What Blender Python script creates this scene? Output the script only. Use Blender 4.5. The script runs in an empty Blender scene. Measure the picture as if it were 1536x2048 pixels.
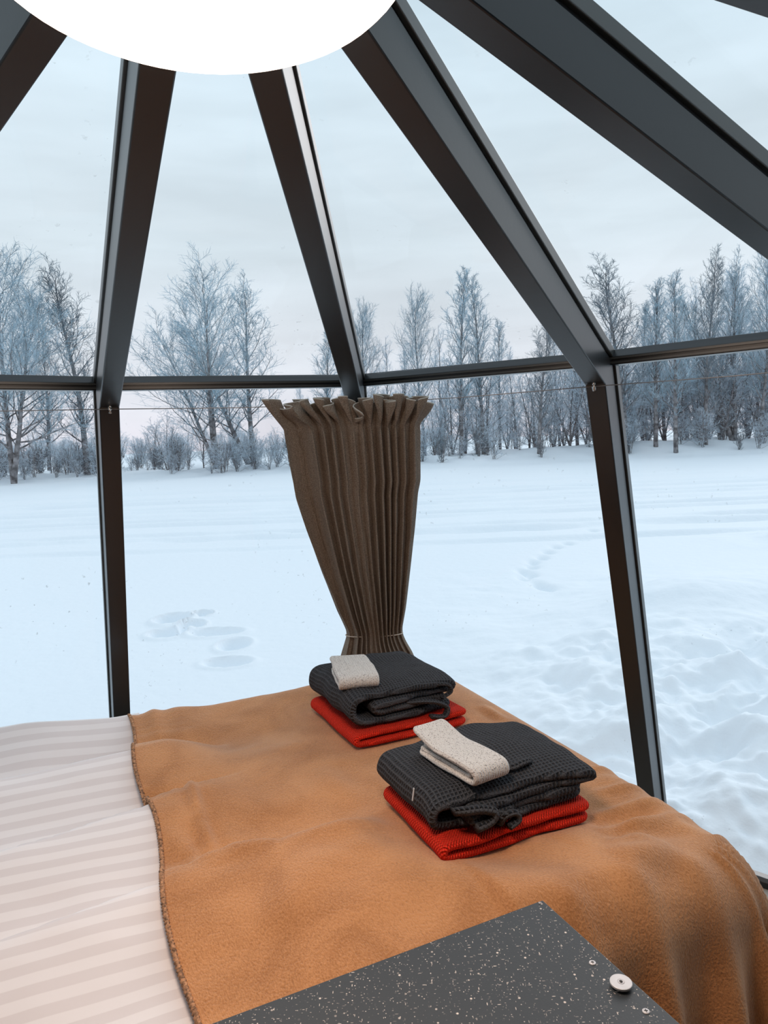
import bpy, bmesh, math, random
import numpy as np
from math import pi, sin, cos, radians
from mathutils import Vector

SC = bpy.context.scene
C = SC.collection
EYE = 1.6
PITCH, ROLL, FPX = 0.0969, 0.0414, 1434.99

# ------------------------------------------------------------------ camera
cd = bpy.data.cameras.new('camera'); cam = bpy.data.objects.new('camera', cd); C.objects.link(cam)
cd.sensor_fit = 'VERTICAL'; cd.sensor_height = 36.0; cd.lens = 36.0 * FPX / 2048.0
cd.clip_start = 0.02; cd.clip_end = 2000
cam.location = (0, 0, EYE)
_c, _s = cos(PITCH), sin(PITCH)
_fw = Vector((0, _c, -_s)); _up0 = Vector((0, _s, _c)); _rt0 = Vector((1, 0, 0))
_rt = _rt0 * cos(ROLL) + _up0 * sin(ROLL) * -1
_up = _rt0 * sin(ROLL) + _up0 * cos(ROLL)
from mathutils import Matrix
M = Matrix((( _rt.x, _up.x, -_fw.x), (_rt.y, _up.y, -_fw.y), (_rt.z, _up.z, -_fw.z)))
cam.rotation_euler = M.to_euler()
SC.camera = cam

# ------------------------------------------------------------------ exposure, world, sun
vs = SC.view_settings
vs.view_transform = 'Standard'; vs.look = 'None'; vs.exposure = 0.0; vs.gamma = 1.0; vs.use_curve_mapping = False

def build_world():
    w = bpy.data.worlds.new('winter_sky'); SC.world = w; w.use_nodes = True
    nt = w.node_tree; nt.nodes.clear()
    N = nt.nodes.new; L = nt.links.new
    tc = N('ShaderNodeTexCoord'); sep = N('ShaderNodeSeparateXYZ'); L(tc.outputs['Generated'], sep.inputs[0])
    ramp = N('ShaderNodeValToRGB'); L(sep.outputs['Z'], ramp.inputs[0])
    cr = ramp.color_ramp
    cr.elements[0].position = 0.0; cr.elements[0].color = (0.79, 0.77, 0.84, 1)
    cr.elements[1].position = 1.0; cr.elements[1].color = (0.80, 0.93, 1.04, 1)
    for p, c in ((0.10, (0.82, 0.85, 0.91)), (0.25, (0.76, 0.86, 0.93)), (0.5, (0.70, 0.85, 0.95))):
        e = cr.elements.new(p); e.color = (*c, 1)
    # soft streaked cloud
    mp = N('ShaderNodeMapping'); mp.inputs['Scale'].default_value = (1.6, 1.6, 9.0); L(tc.outputs['Generated'], mp.inputs[0])
    nz = N('ShaderNodeTexNoise'); nz.inputs['Scale'].default_value = 1.7; nz.inputs['Detail'].default_value = 5
    nz.inputs['Roughness'].default_value = 0.5; L(mp.outputs[0], nz.inputs[0])
    r2 = N('ShaderNodeMapRange'); r2.inputs['From Min'].default_value = 0.3; r2.inputs['From Max'].default_value = 0.72
    r2.inputs['To Min'].default_value = 0.90; r2.inputs['To Max'].default_value = 1.10; L(nz.outputs[0], r2.inputs[0])
    mul = N('ShaderNodeVectorMath'); mul.operation = 'SCALE'; L(ramp.outputs[0], mul.inputs[0]); L(r2.outputs[0], mul.inputs['Scale'])
    bg = N('ShaderNodeBackground'); bg.inputs['Strength'].default_value = 1.0; L(mul.outputs[0], bg.inputs[0])
    out = N('ShaderNodeOutputWorld'); L(bg.outputs[0], out.inputs[0])
build_world()
sd = bpy.data.lights.new('overcast_sun', 'SUN'); sd.energy = 0.85; sd.angle = radians(28); sd.color = (1.0, 0.94, 0.92)
so = bpy.data.objects.new('overcast_sun', sd); C.objects.link(so)
so.rotation_euler = (radians(-66), 0, radians(-32))      # veiled low winter sun beyond the wood, ahead and to the right

# ------------------------------------------------------------------ pixel -> real point helpers
def ray(x, y):
    a = x - 768; b = y - 1024
    u = cos(ROLL) * a - sin(ROLL) * b; v = sin(ROLL) * a + cos(ROLL) * b
    X = u / FPX; Y = -v / FPX
    return Vector((X, _c + Y * _s, -_s + Y * _c))
def onz(x, y, z):
    d = ray(x, y); return Vector((0, 0, EYE)) + d * ((z - EYE) / d.z)
def aty(x, y, Y):
    d = ray(x, y); return Vector((0, 0, EYE)) + d * (Y / d.y)

# ------------------------------------------------------------------ numpy noise
_rng = np.random.RandomState(7)
_perm = _rng.permutation(256); _perm = np.concatenate([_perm, _perm, _perm])
_grad = _rng.uniform(-1, 1, 256)
def vnoise(x, y, z=0.0):
    x = np.asarray(x, float); y = np.asarray(y, float); z = np.zeros_like(x) + z
    xi = np.floor(x).astype(int); yi = np.floor(y).astype(int); zi = np.floor(z).astype(int)
    xf = x - xi; yf = y - yi; zf = z - zi
    f = lambda t: t * t * t * (t * (t * 6 - 15) + 10)
    u, v, w = f(xf), f(yf), f(zf)
    h = lambda a, b, c: _grad[_perm[(_perm[(_perm[a & 255] + b) & 255] + c) & 255]]
    L = lambda a, b, t: a + (b - a) * t
    r = []
    for dz in (0, 1):
        a = L(h(xi, yi, zi + dz), h(xi + 1, yi, zi + dz), u)
        b = L(h(xi, yi + 1, zi + dz), h(xi + 1, yi + 1, zi + dz), u)
        r.append(L(a, b, v))
    return L(r[0], r[1], w)
def fbm(x, y, z=0.0, o=4, g=0.5):
    s = 0; a = 1; t = 0
    for i in range(o):
        s = s + a * vnoise(np.asarray(x) * 2 ** i + 17.3 * i, np.asarray(y) * 2 ** i - 9.1 * i, z); t += a; a *= g
    return s / t
def sst(a, b, x):
    t = np.clip((np.asarray(x, float) - a) / (b - a), 0, 1); return t * t * (3 - 2 * t)

# ------------------------------------------------------------------ materials
def mat(name, col, rough=0.6, metal=0.0, spec=0.5, bump=None, vary=None, sheen=0.0, emit=None):
    m = bpy.data.materials.new(name); m.use_nodes = True
    nt = m.node_tree; b = nt.nodes['Principled BSDF']
    b.inputs['Base Color'].default_value = (*col, 1); b.inputs['Roughness'].default_value = rough
    b.inputs['Metallic'].default_value = metal; b.inputs['Specular IOR Level'].default_value = spec
    if sheen: b.inputs['Sheen Weight'].default_value = sheen; b.inputs['Sheen Roughness'].default_value = 0.5
    if emit: b.inputs['Emission Color'].default_value = (*emit[0], 1); b.inputs['Emission Strength'].default_value = emit[1]
    tc = nt.nodes.new('ShaderNodeTexCoord')
    if vary:                                             # (scale, dark factor, light factor)
        nz = nt.nodes.new('ShaderNodeTexNoise'); nz.inputs['Scale'].default_value = vary[0]; nz.inputs['Detail'].default_value = 4
        nt.links.new(tc.outputs['Object'], nz.inputs[0])
        mx = nt.nodes.new('ShaderNodeMix'); mx.data_type = 'RGBA'
        mx.inputs['A'].default_value = (*[c * vary[1] for c in col], 1); mx.inputs['B'].default_value = (*[min(1, c * vary[2]) for c in col], 1)
        mr = nt.nodes.new('ShaderNodeMapRange'); mr.inputs['From Min'].default_value = 0.35; mr.inputs['From Max'].default_value = 0.65
        nt.links.new(nz.outputs[0], mr.inputs[0]); nt.links.new(mr.outputs[0], mx.inputs['Factor'])
        nt.links.new(mx.outputs['Result'], b.inputs['Base Color'])
    if bump:                                             # (scale, strength, distance)
        n2 = nt.nodes.new('ShaderNodeTexNoise'); n2.inputs['Scale'].default_value = bump[0]; n2.inputs['Detail'].default_value = 3
        nt.links.new(tc.outputs['Object'], n2.inputs[0])
        bp = nt.nodes.new('ShaderNodeBump'); bp.inputs['Strength'].default_value = bump[1]; bp.inputs['Distance'].default_value = bump[2]
        nt.links.new(n2.outputs[0], bp.inputs['Height']); nt.links.new(bp.outputs[0], b.inputs['Normal'])
    return m

M_frame = mat('dark_frame_paint', (0.009, 0.012, 0.015), 0.32, 0.0, 0.6, bump=(60, 0.05, 0.002))
M_gasket = mat('black_gasket', (0.008, 0.008, 0.008), 0.5)
M_rail = mat('dark_rail', (0.035, 0.038, 0.036), 0.35, 0.0, 0.8)
M_steel = mat('steel', (0.62, 0.60, 0.57), 0.3, 1.0)
M_wire = mat('wire_steel', (0.30, 0.28, 0.27), 0.4, 0.6)
M_board = mat('white_zinc', (0.62, 0.62, 0.64), 0.5, 0.2, vary=(60, .92, 1.05))
M_hole = mat('screw_recess', (0.05, 0.05, 0.05), 0.6)
M_floor = mat('beige_floor', (0.42, 0.38, 0.33), 0.6, vary=(6, .9, 1.1))
M_wall = mat('rear_wall_board', (0.20, 0.15, 0.11), 0.7, vary=(3, .9, 1.1))
M_frost = mat('frosted_twigs', (0.43, 0.56, 0.64), 0.9, spec=0.1, vary=(1.2, .72, 1.35))
M_frost2 = mat('heavily_frosted_twigs', (0.90, 0.94, 0.98), 0.9, spec=0.1, vary=(1.4, .72, 1.25))
M_frost3 = mat('dark_bare_twigs', (0.20, 0.25, 0.29), 0.9, spec=0.1, vary=(1.2, .7, 1.4))
M_bark = mat('birch_bark', (0.17, 0.165, 0.17), 0.9, spec=0.1, vary=(2.5, .55, 2.0))
M_cabinet = mat('cabinet_side', (0.03, 0.03, 0.032), 0.5)
M_mattress = mat('mattress_ticking', (0.55, 0.52, 0.50), 0.8)
M_bedbase = mat('bed_base_wood', (0.10, 0.07, 0.05), 0.6)

def frost_glow(m, f):
    nt = m.node_tree; b = nt.nodes['Principled BSDF']; o = nt.nodes['Material Output']
    t = nt.nodes.new('ShaderNodeBsdfTranslucent'); t.inputs[0].default_value = (.80, .90, .98, 1)
    x = nt.nodes.new('ShaderNodeMixShader'); x.inputs[0].default_value = f
    nt.links.new(b.outputs[0], x.inputs[1]); nt.links.new(t.outputs[0], x.inputs[2]); nt.links.new(x.outputs[0], o.inputs[0])
frost_glow(M_frost, .15); frost_glow(M_frost2, .6)
def glass_material():
    m = bpy.data.materials.new('pane_glass'); m.use_nodes = True; nt = m.node_tree; nt.nodes.clear()
    N = nt.nodes.new; L = nt.links.new
    tr = N('ShaderNodeBsdfTransparent'); tr.inputs[0].default_value = (0.985, 0.992, 0.995, 1)
    gl = N('ShaderNodeBsdfGlossy'); gl.inputs['Roughness'].default_value = 0.01
    lw = N('ShaderNodeLayerWeight'); pw = N('ShaderNodeMath'); pw.operation = 'POWER'; pw.inputs[1].default_value = 5.0; L(lw.outputs['Facing'], pw.inputs[0])
    fr = N('ShaderNodeMath'); fr.operation = 'MULTIPLY_ADD'; fr.inputs[1].default_value = 0.6; fr.inputs[2].default_value = 0.012; L(pw.outputs[0], fr.inputs[0])
    mx = N('ShaderNodeMixShader'); L(fr.outputs[0], mx.inputs[0]); L(tr.outputs[0], mx.inputs[1]); L(gl.outputs[0], mx.inputs[2])
    # a little dried spray and specks on the glass
    tc = N('ShaderNodeTexCoord'); nz = N('ShaderNodeTexNoise'); nz.inputs['Scale'].default_value = 55; nz.inputs['Detail'].default_value = 2
    L(tc.outputs['Object'], nz.inputs[0])
    big = N('ShaderNodeTexNoise'); big.inputs['Scale'].default_value = 2.2; L(tc.outputs['Object'], big.inputs[0])
    mr = N('ShaderNodeMapRange'); mr.inputs['From Min'].default_value = 0.70; mr.inputs['From Max'].default_value = 0.74; L(nz.outputs[0], mr.inputs[0])
    mb = N('ShaderNodeMapRange'); mb.inputs['From Min'].default_value = 0.5; mb.inputs['From Max'].default_value = 0.7; mb.inputs['To Max'].default_value = 0.35; L(big.outputs[0], mb.inputs[0])
    mu = N('ShaderNodeMath'); mu.operation = 'MULTIPLY'; L(mr.outputs[0], mu.inputs[0]); L(mb.outputs[0], mu.inputs[1])
    df = N('ShaderNodeBsdfDiffuse'); df.inputs[0].default_value = (0.35, 0.42, 0.46, 1)
    m2 = N('ShaderNodeMixShader'); L(mu.outputs[0], m2.inputs[0]); L(mx.outputs[0], m2.inputs[1]); L(df.outputs[0], m2.inputs[2])
    o = N('ShaderNodeOutputMaterial'); L(m2.outputs[0], o.inputs[0])
    return m
M_glass = glass_material()

def snow_material():
    m = mat('snow', (0.85, 0.90, 0.95), 0.75, spec=0.25); nt = m.node_tree; b = nt.nodes['Principled BSDF']
    tc = nt.nodes['Texture Coordinate']; N = nt.nodes.new; L = nt.links.new
    n1 = N('ShaderNodeTexNoise'); n1.inputs['Scale'].default_value = 9; n1.inputs['Detail'].default_value = 7; L(tc.outputs['Object'], n1.inputs[0])
    bp = N('ShaderNodeBump'); bp.inputs['Strength'].default_value = 0.35; bp.inputs['Distance'].default_value = 0.03
    L(n1.outputs[0], bp.inputs['Height']); L(bp.outputs[0], b.inputs['Normal'])
    return m
M_snow = snow_material()

def uv_cloth(name, col_a, col_b, kind, pitch, rough=0.9, bump=0.5, dist=0.002, sheen=0.0, spec=0.15):
    """cloth whose relief follows its UV map, in metres: kind waffle, knit, stripe or fleece"""
    m = mat(name, col_a, rough, spec=spec, sheen=sheen); nt = m.node_tree; b = nt.nodes['Principled BSDF']
    N = nt.nodes.new; L = nt.links.new
    uv = N('ShaderNodeUVMap'); sep = N('ShaderNodeSeparateXYZ'); L(uv.outputs[0], sep.inputs[0])
    def wave(out, freq, ph=0.0):
        a = N('ShaderNodeMath'); a.operation = 'MULTIPLY'; L(out, a.inputs[0]); a.inputs[1].default_value = 2 * pi / freq
        c = N('ShaderNodeMath'); c.operation = 'ADD'; L(a.outputs[0], c.inputs[0]); c.inputs[1].default_value = ph
        s = N('ShaderNodeMath'); s.operation = 'SINE'; L(c.outputs[0], s.inputs[0]); return s.outputs[0]
    def math(op, a, b_=None, v=None):
        n = N('ShaderNodeMath'); n.operation = op; L(a, n.inputs[0])
        if b_ is not None: L(b_, n.inputs[1])
        if v is not None: n.inputs[1].default_value = v
        return n.outputs[0]
    nz = N('ShaderNodeTexNoise'); nz.inputs['Detail'].default_value = 4
    nz.inputs['Scale'].default_value = {'waffle': 260, 'knit': 300, 'stripe': 90, 'fleece': 210, 'wool': 330, 'woven': 420}[kind]
    tc = nt.nodes['Texture Coordinate']; L(tc.outputs['Object'], nz.inputs[0])
    if kind == 'waffle':
        h = math('MAXIMUM', wave(sep.outputs['X'], pitch), wave(sep.outputs['Y'], pitch))
        h = math('ADD', h, math('MULTIPLY', nz.outputs[0], v=1.6))
        fac = math('MULTIPLY_ADD', h, v=0.40); 
    elif kind == 'knit':
        h = math('MULTIPLY', wave(sep.outputs['X'], pitch), wave(sep.outputs['Y'], pitch * 1.3))
        h = math('ADD', h, math('MULTIPLY', nz.outputs[0], v=1.0)); fac = math('MULTIPLY', h, v=0.6)
    elif kind == 'stripe':
        st = wave(sep.outputs['Y'], pitch)
        mr = N('ShaderNodeMapRange'); mr.inputs['From Min'].default_value = -0.12; mr.inputs['From Max'].default_value = 0.12; L(st, mr.inputs[0])
        fac = mr.outputs[0]; h = nz.outputs[0]
    elif kind == 'wool':
        rib = wave(sep.outputs['Y'], pitch); mr = N('ShaderNodeMapRange'); mr.inputs['From Min'].default_value = 0.56; mr.inputs['From Max'].default_value = 0.66
        L(nz.outputs[0], mr.inputs[0]); fac = mr.outputs[0]
        h = math('ADD', math('MULTIPLY', rib, v=0.6), math('MULTIPLY', nz.outputs[0], v=2.0))
    elif kind == 'woven':
        h = nz.outputs[0]; mr = N('ShaderNodeMapRange'); mr.inputs['From Min'].default_value = 0.4; mr.inputs['From Max'].default_value = 0.62
        L(h, mr.inputs[0]); fac = mr.outputs[0]
    else:
        n3 = N('ShaderNodeTexNoise'); n3.inputs['Scale'].default_value = 1.0; n3.inputs['Detail'].default_value = 2
        mp = N('ShaderNodeMapping'); mp.inputs['Scale'].default_value = (380, 130, 1); L(uv.outputs[0], mp.inputs[0]); L(mp.outputs[0], n3.inputs[0])
        h = math('ADD', nz.outputs[0], n3.outputs[0])
        n4 = N('ShaderNodeTexNoise'); n4.inputs['Scale'].default_value = 5.5; n4.inputs['Detail'].default_value = 3; n4.inputs['Distortion'].default_value = 0.8; L(tc.outputs['Object'], n4.inputs[0])
        mr = N('ShaderNodeMapRange'); mr.inputs['From Min'].default_value = 0.66; mr.inputs['From Max'].default_value = 1.0
        L(math('ADD', math('MULTIPLY', h, v=0.5), math('MULTIPLY', n4.outputs[0], v=0.7)), mr.inputs[0]); fac = mr.outputs[0]
    mx = N('ShaderNodeMix'); mx.data_type = 'RGBA'; mx.inputs['A'].default_value = (*col_a, 1); mx.inputs['B'].default_value = (*col_b, 1)
    L(fac, mx.inputs['Factor']); L(mx.outputs['Result'], b.inputs['Base Color'])
    bp = N('ShaderNodeBump'); bp.inputs['Strength'].default_value = bump; bp.inputs['Distance'].default_value = dist
    L(h, bp.inputs['Height']); L(bp.outputs[0], b.inputs['Normal'])
    return m
M_waffle = uv_cloth('charcoal_waffle', (0.008, 0.008, 0.010), (0.085, 0.087, 0.096), 'waffle', 0.0100, 0.95, 1.0, 0.006)
M_red = uv_cloth('red_knit', (0.85, 0.022, 0.010), (1.0, 0.075, 0.030), 'knit', 0.0066, 0.85, 1.0, 0.004)
M_sock = uv_cloth('speckled_wool', (0.70, 0.66, 0.62), (0.24, 0.21, 0.20), 'wool', 0.007, 0.95, 0.8, 0.002)
M_fleece = uv_cloth('tan_fleece', (0.40, 0.165, 0.056), (0.60, 0.275, 0.110), 'fleece', 0, 0.95, 0.75, 0.003, sheen=0.35)
M_stripe = uv_cloth('striped_sateen', (0.72, 0.665, 0.66), (0.81, 0.765, 0.76), 'stripe', 0.046, 0.7, 0.15, 0.001)
M_curtain = uv_cloth('taupe_curtain_weave', (0.145, 0.118, 0.095), (0.29, 0.245, 0.20), 'woven', 0, 0.9, 0.5, 0.001)
M_hem = mat('curtain_hem', (0.42, 0.41, 0.37), 0.8)
M_cord = mat('tieback_cord', (0.62, 0.58, 0.52), 0.6)
M_stitch = mat('blanket_stitching', (0.40, 0.20, 0.10), 0.9, vary=(160, .3, 1.4))
M_tag = mat('grey_tag', (0.55, 0.55, 0.55), 0.7)

def counter_material():
    m = mat('speckled_counter', (0.026, 0.031, 0.036), 0.48, spec=0.5); nt = m.node_tree; b = nt.nodes['Principled BSDF']
    N = nt.nodes.new; L = nt.links.new; tc = nt.nodes['Texture Coordinate']
    fac = None
    for sx, sy, sc, rot, th in ((1, 1, 95, 0.0, 0.17), (1, 4.0, 60, 0.6, 0.16), (4.0, 1, 60, 0.3, 0.16), (1, 1, 210, 1.0, 0.2), (1, 3.5, 130, 1.4, .17), (3.5, 1, 130, .9, .17)):
        mp = N('ShaderNodeMapping'); mp.inputs['Scale'].default_value = (sx, sy, 1); mp.inputs['Rotation'].default_value = (0, 0, rot); L(tc.outputs['Object'], mp.inputs[0])
        v = N('ShaderNodeTexVoronoi'); v.inputs['Scale'].default_value = sc; L(mp.outputs[0], v.inputs[0])
        lt = N('ShaderNodeMapRange'); lt.inputs['From Min'].default_value = th; lt.inputs['From Max'].default_value = th * .6; L(v.outputs['Distance'], lt.inputs[0])
        s = N('ShaderNodeSeparateColor'); L(v.outputs['Color'], s.inputs[0])
        g = N('ShaderNodeMath'); g.operation = 'GREATER_THAN'; g.inputs[1].default_value = 0.52; L(s.outputs[0], g.inputs[0])
        q = N('ShaderNodeMath'); q.operation = 'MULTIPLY'; L(lt.outputs[0], q.inputs[0]); L(g.outputs[0], q.inputs[1])
        q2 = N('ShaderNodeMath'); q2.operation = 'MULTIPLY'; L(q.outputs[0], q2.inputs[0]); L(s.outputs[1], q2.inputs[1])
        if fac is None: fac = q2.outputs[0]
        else:
            mxm = N('ShaderNodeMath'); mxm.operation = 'MAXIMUM'; L(fac, mxm.inputs[0]); L(q2.outputs[0], mxm.inputs[1]); fac = mxm.outputs[0]
    mx = N('ShaderNodeMix'); mx.data_type = 'RGBA'; mx.inputs['A'].default_value = (0.026, 0.031, 0.036, 1); mx.inputs['B'].default_value = (0.70, 0.62, 0.56, 1)
    L(fac, mx.inputs['Factor']); L(mx.outputs['Result'], b.inputs['Base Color'])
    n = N('ShaderNodeTexNoise'); n.inputs['Scale'].default_value = 500; L(tc.outputs['Object'], n.inputs[0])
    bp = N('ShaderNodeBump'); bp.inputs['Strength'].default_value = 0.12; bp.inputs['Distance'].default_value = 0.001; L(n.outputs[0], bp.inputs['Height']); L(bp.outputs[0], b.inputs['Normal'])
    return m
M_counter = counter_material()

# ------------------------------------------------------------------ object helpers
def thing(name, label, cat, loc=(0, 0, 0), group=None):
    o = bpy.data.objects.new(name, None); C.objects.link(o); o.location = loc; o.empty_display_size = 0.1
    o['label'] = label; o['category'] = cat
    if group: o['group'] = group
    return o
def tag(o, label=None, cat=None, group=None, kind=None):
    if label: o['label'] = label
    if cat: o['category'] = cat
    if group: o['group'] = group
    if kind: o['kind'] = kind
    return o
def mesh(name, V, F, m, parent=None, loc=None, smooth=True, uv=None, bevel=0.0, mods=()):
    """V in world coordinates; the object's origin goes to loc (default: base centre)"""
    V = np.asarray(V, float).reshape(-1, 3)
    base = np.array(parent_world(parent)) if parent is not None else None
    if loc is None:
        loc = base if base is not None else np.array([(V[:, 0].min() + V[:, 0].max()) / 2, (V[:, 1].min() + V[:, 1].max()) / 2, V[:, 2].min()])
    loc = np.array(loc, float)
    me = bpy.data.meshes.new(name); me.from_pydata((V - loc).tolist(), [], [tuple(int(i) for i in f) for f in F]); me.validate()
    if smooth: me.polygons.foreach_set('use_smooth', [True] * len(me.polygons))
    if uv is not None:
        ul = me.uv_layers.new(name='UVMap'); li = np.empty(len(me.loops), int); me.loops.foreach_get('vertex_index', li)
        ul.data.foreach_set('uv', np.asarray(uv, float)[li].ravel())
    me.materials.append(m)
    o = bpy.data.objects.new(name, me); C.objects.link(o)
    if parent is not None:
        o.parent = parent; o.location = tuple(loc - base)
    else: o.location = tuple(loc)
    if bevel:
        b = o.modifiers.new('bevel', 'BEVEL'); b.width = bevel; b.segments = 2; b.limit_method = 'ANGLE'; b.angle_limit = radians(30)
    return o
def parent_world(p):
    v = Vector((0, 0, 0))
    while p is not None: v = v + p.location; p = p.parent
    return v
def grid_faces(nu, nv, closed_u=False, off=0):
    F = []
    for i in range(nu - (0 if closed_u else 1)):
        for j in range(nv - 1):
            a = i * nv + j; b = ((i + 1) % nu) * nv + j
            F.append((off + a, off + b, off + b + 1, off + a + 1))
    return F
def grid_faces_np(nu, nv):
    i, j = np.meshgrid(np.arange(nu - 1), np.arange(nv - 1), indexing='ij')
    a = (i * nv + j).ravel(); return np.stack([a, a + nv, a + nv + 1, a + 1], 1)
def fast_mesh(name, V, F, m, **k):
    V = np.asarray(V, np.float32); F = np.asarray(F, np.int32)
    me = bpy.data.meshes.new(name); me.vertices.add(len(V)); me.vertices.foreach_set('co', V.ravel())
    n = F.shape[1]; me.loops.add(F.size); me.loops.foreach_set('vertex_index', F.ravel())
    me.polygons.add(len(F)); me.polygons.foreach_set('loop_start', np.arange(0, F.size, n)); me.polygons.foreach_set('loop_total', np.full(len(F), n))
    me.polygons.foreach_set('use_smooth', np.ones(len(F), bool)); me.update(); me.validate(); me.materials.append(m)
    return me
def prism(P, Q):
    """solid between two matching loops of points"""
    n = len(P); V = [tuple(p) for p in P] + [tuple(q) for q in Q]
    F = [tuple(range(n))[::-1], tuple(range(n, 2 * n))] + [(i, (i + 1) % n, n + (i + 1) % n, n + i) for i in range(n)]
    return V, F
def tube(pts, r, n=8):
    pts = [Vector(p) for p in pts]; V = []; F = []
    rr = r if hasattr(r, '__len__') else [r] * len(pts)
    ref = Vector((0, 0, 1))
    for i, p in enumerate(pts):
        t = (pts[min(i + 1, len(pts) - 1)] - pts[max(i - 1, 0)]).normalized()
        a = t.cross(ref if abs(t.z) < .95 else Vector((1, 0, 0))).normalized(); b = t.cross(a)
        for k in range(n):
            V.append(tuple(p + (a * cos(2 * pi * k / n) + b * sin(2 * pi * k / n)) * rr[i]))
    for i in range(len(pts) - 1):
        for k in range(n):
            F.append((i * n + k, i * n + (k + 1) % n, (i + 1) * n + (k + 1) % n, (i + 1) * n + k))
    F.append(tuple(range(n))[::-1]); F.append(tuple((len(pts) - 1) * n + k for k in range(n)))
    return V, F
def join(parts):
    V = []; F = []
    for v, f in parts:
        o = len(V); V += list(v); F += [tuple(o + i for i in g) for g in f]
    return V, F
def lathe(prof, c, n=40):
    V = []; F = []
    for r, z in prof:
        for k in range(n): V.append((c[0] + r * cos(2 * pi * k / n), c[1] + r * sin(2 * pi * k / n), c[2] + z))
    for i in range(len(prof) - 1):
        for k in range(n): F.append((i * n + k, i * n + (k + 1) % n, (i + 1) * n + (k + 1) % n, (i + 1) * n + k))
    F.append(tuple(range(n))[::-1]); F.append(tuple((len(prof) - 1) * n + k for k in range(n)))
    return V, F

# ------------------------------------------------------------------ the glass igloo
IC = Vector((-0.1903, 0.9292, 0)); RR, RB, ZR, ZA = 1.5389, 2.16, 1.7421, 2.3541
PH = -0.978; NS = 12; FZ = -0.085
DA = {0: 0.0134, 1: -0.0002, 2: -0.0057, 3: 0.009, 4: -0.0165}
DR = {0: 0.0129, 1: -0.0504, 2: 0.0829, 3: -0.0798, 4: 0.0343}
DEP = 0.112; WID = 0.060
def rib_dir(k):
    a = PH + DA.get(k, 0) + k * 2 * pi / NS; return Vector((sin(a), cos(a), 0))
def rib_profile(k, dep):
    """radial-plane points: base, ring joint, apex end at depth dep outwards from the inner face"""
    dr = DR.get(k, 0)
    R, B = RR + dr, RB + dr
    tw = Vector((R - B, ZR)).normalized(); nw = Vector((tw.y, -tw.x))          # wall direction and outward normal
    tr = Vector((-R, ZA - ZR)).normalized(); nr = Vector((tr.y, -tr.x))
    if nr.y < 0: nr = -nr
    if nw.x < 0: nw = -nw
    bis = (nw + nr).normalized(); s = dep / bis.dot(nw)
    J = Vector((R, ZR)) + bis * s
    # wall line down to z = 0
    b0 = Vector((B, 0)) + nw * dep; b = b0 - tw * ((b0.y - FZ) / tw.y)
    cut = 0.17; a0 = Vector((R, ZR)) + nr * dep; a = a0 + tr * ((a0.x - cut) / -tr.x)
    return [b, J, a]
def rp(k, q, lat=0.0):
    d = rib_dir(k); t = Vector((d.y, -d.x, 0))
    return IC + d * q.x + t * lat + Vector((0, 0, q.y))
def rib_solid(k, d0, d1, w):
    i = rib_profile(k, d0); o = rib_profile(k, d1)
    loop = [i[0], i[1], i[2], o[2], o[1], o[0]]
    return prism([rp(k, q, -w / 2) for q in loop], [rp(k, q, w / 2) for q in loop])
names_rib = {0: 'dark steel roof rib at the far left edge, only its upper length in view', 1: 'dark steel rib behind the left end of the blanket, bent at the ring',
             2: 'dark steel rib whose foot is wrapped by the gathered curtain', 3: 'dark steel rib standing right of the curtain, pale grey on its right side',
             4: 'widest looking dark steel roof rib, crossing the top right', 5: 'dark steel roof rib cutting the top right corner'}
for k in range(NS):
    V, F = rib_solid(k, 0, DEP * .80, WID)
    root = mesh(f'trim_{k+1}', V, F, M_frame, smooth=False, bevel=0.003); tag(root, kind='structure')
    if k in names_rib: root['label'] = names_rib[k]
    V, F = rib_solid(k, DEP * .80, DEP * .86, WID - 0.008); mesh('gasket', V, F, M_gasket, root, smooth=False)
    V, F = rib_solid(k, DEP * .86, DEP * 1.12, WID + 0.012); mesh('outer_rail', V, F, M_rail, root, smooth=False, bevel=0.002)
# hub ring where the ribs meet
V, F = lathe([(0.10, 0), (0.20, 0), (0.215, 0.012), (0.215, 0.10), (0.10, 0.13)], (IC.x, IC.y, ZA - 0.075), 36)
tag(mesh('ceiling', V, F, M_frame, smooth=False), kind='structure', label='dark round hub where the roof ribs meet above the lamp')
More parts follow.
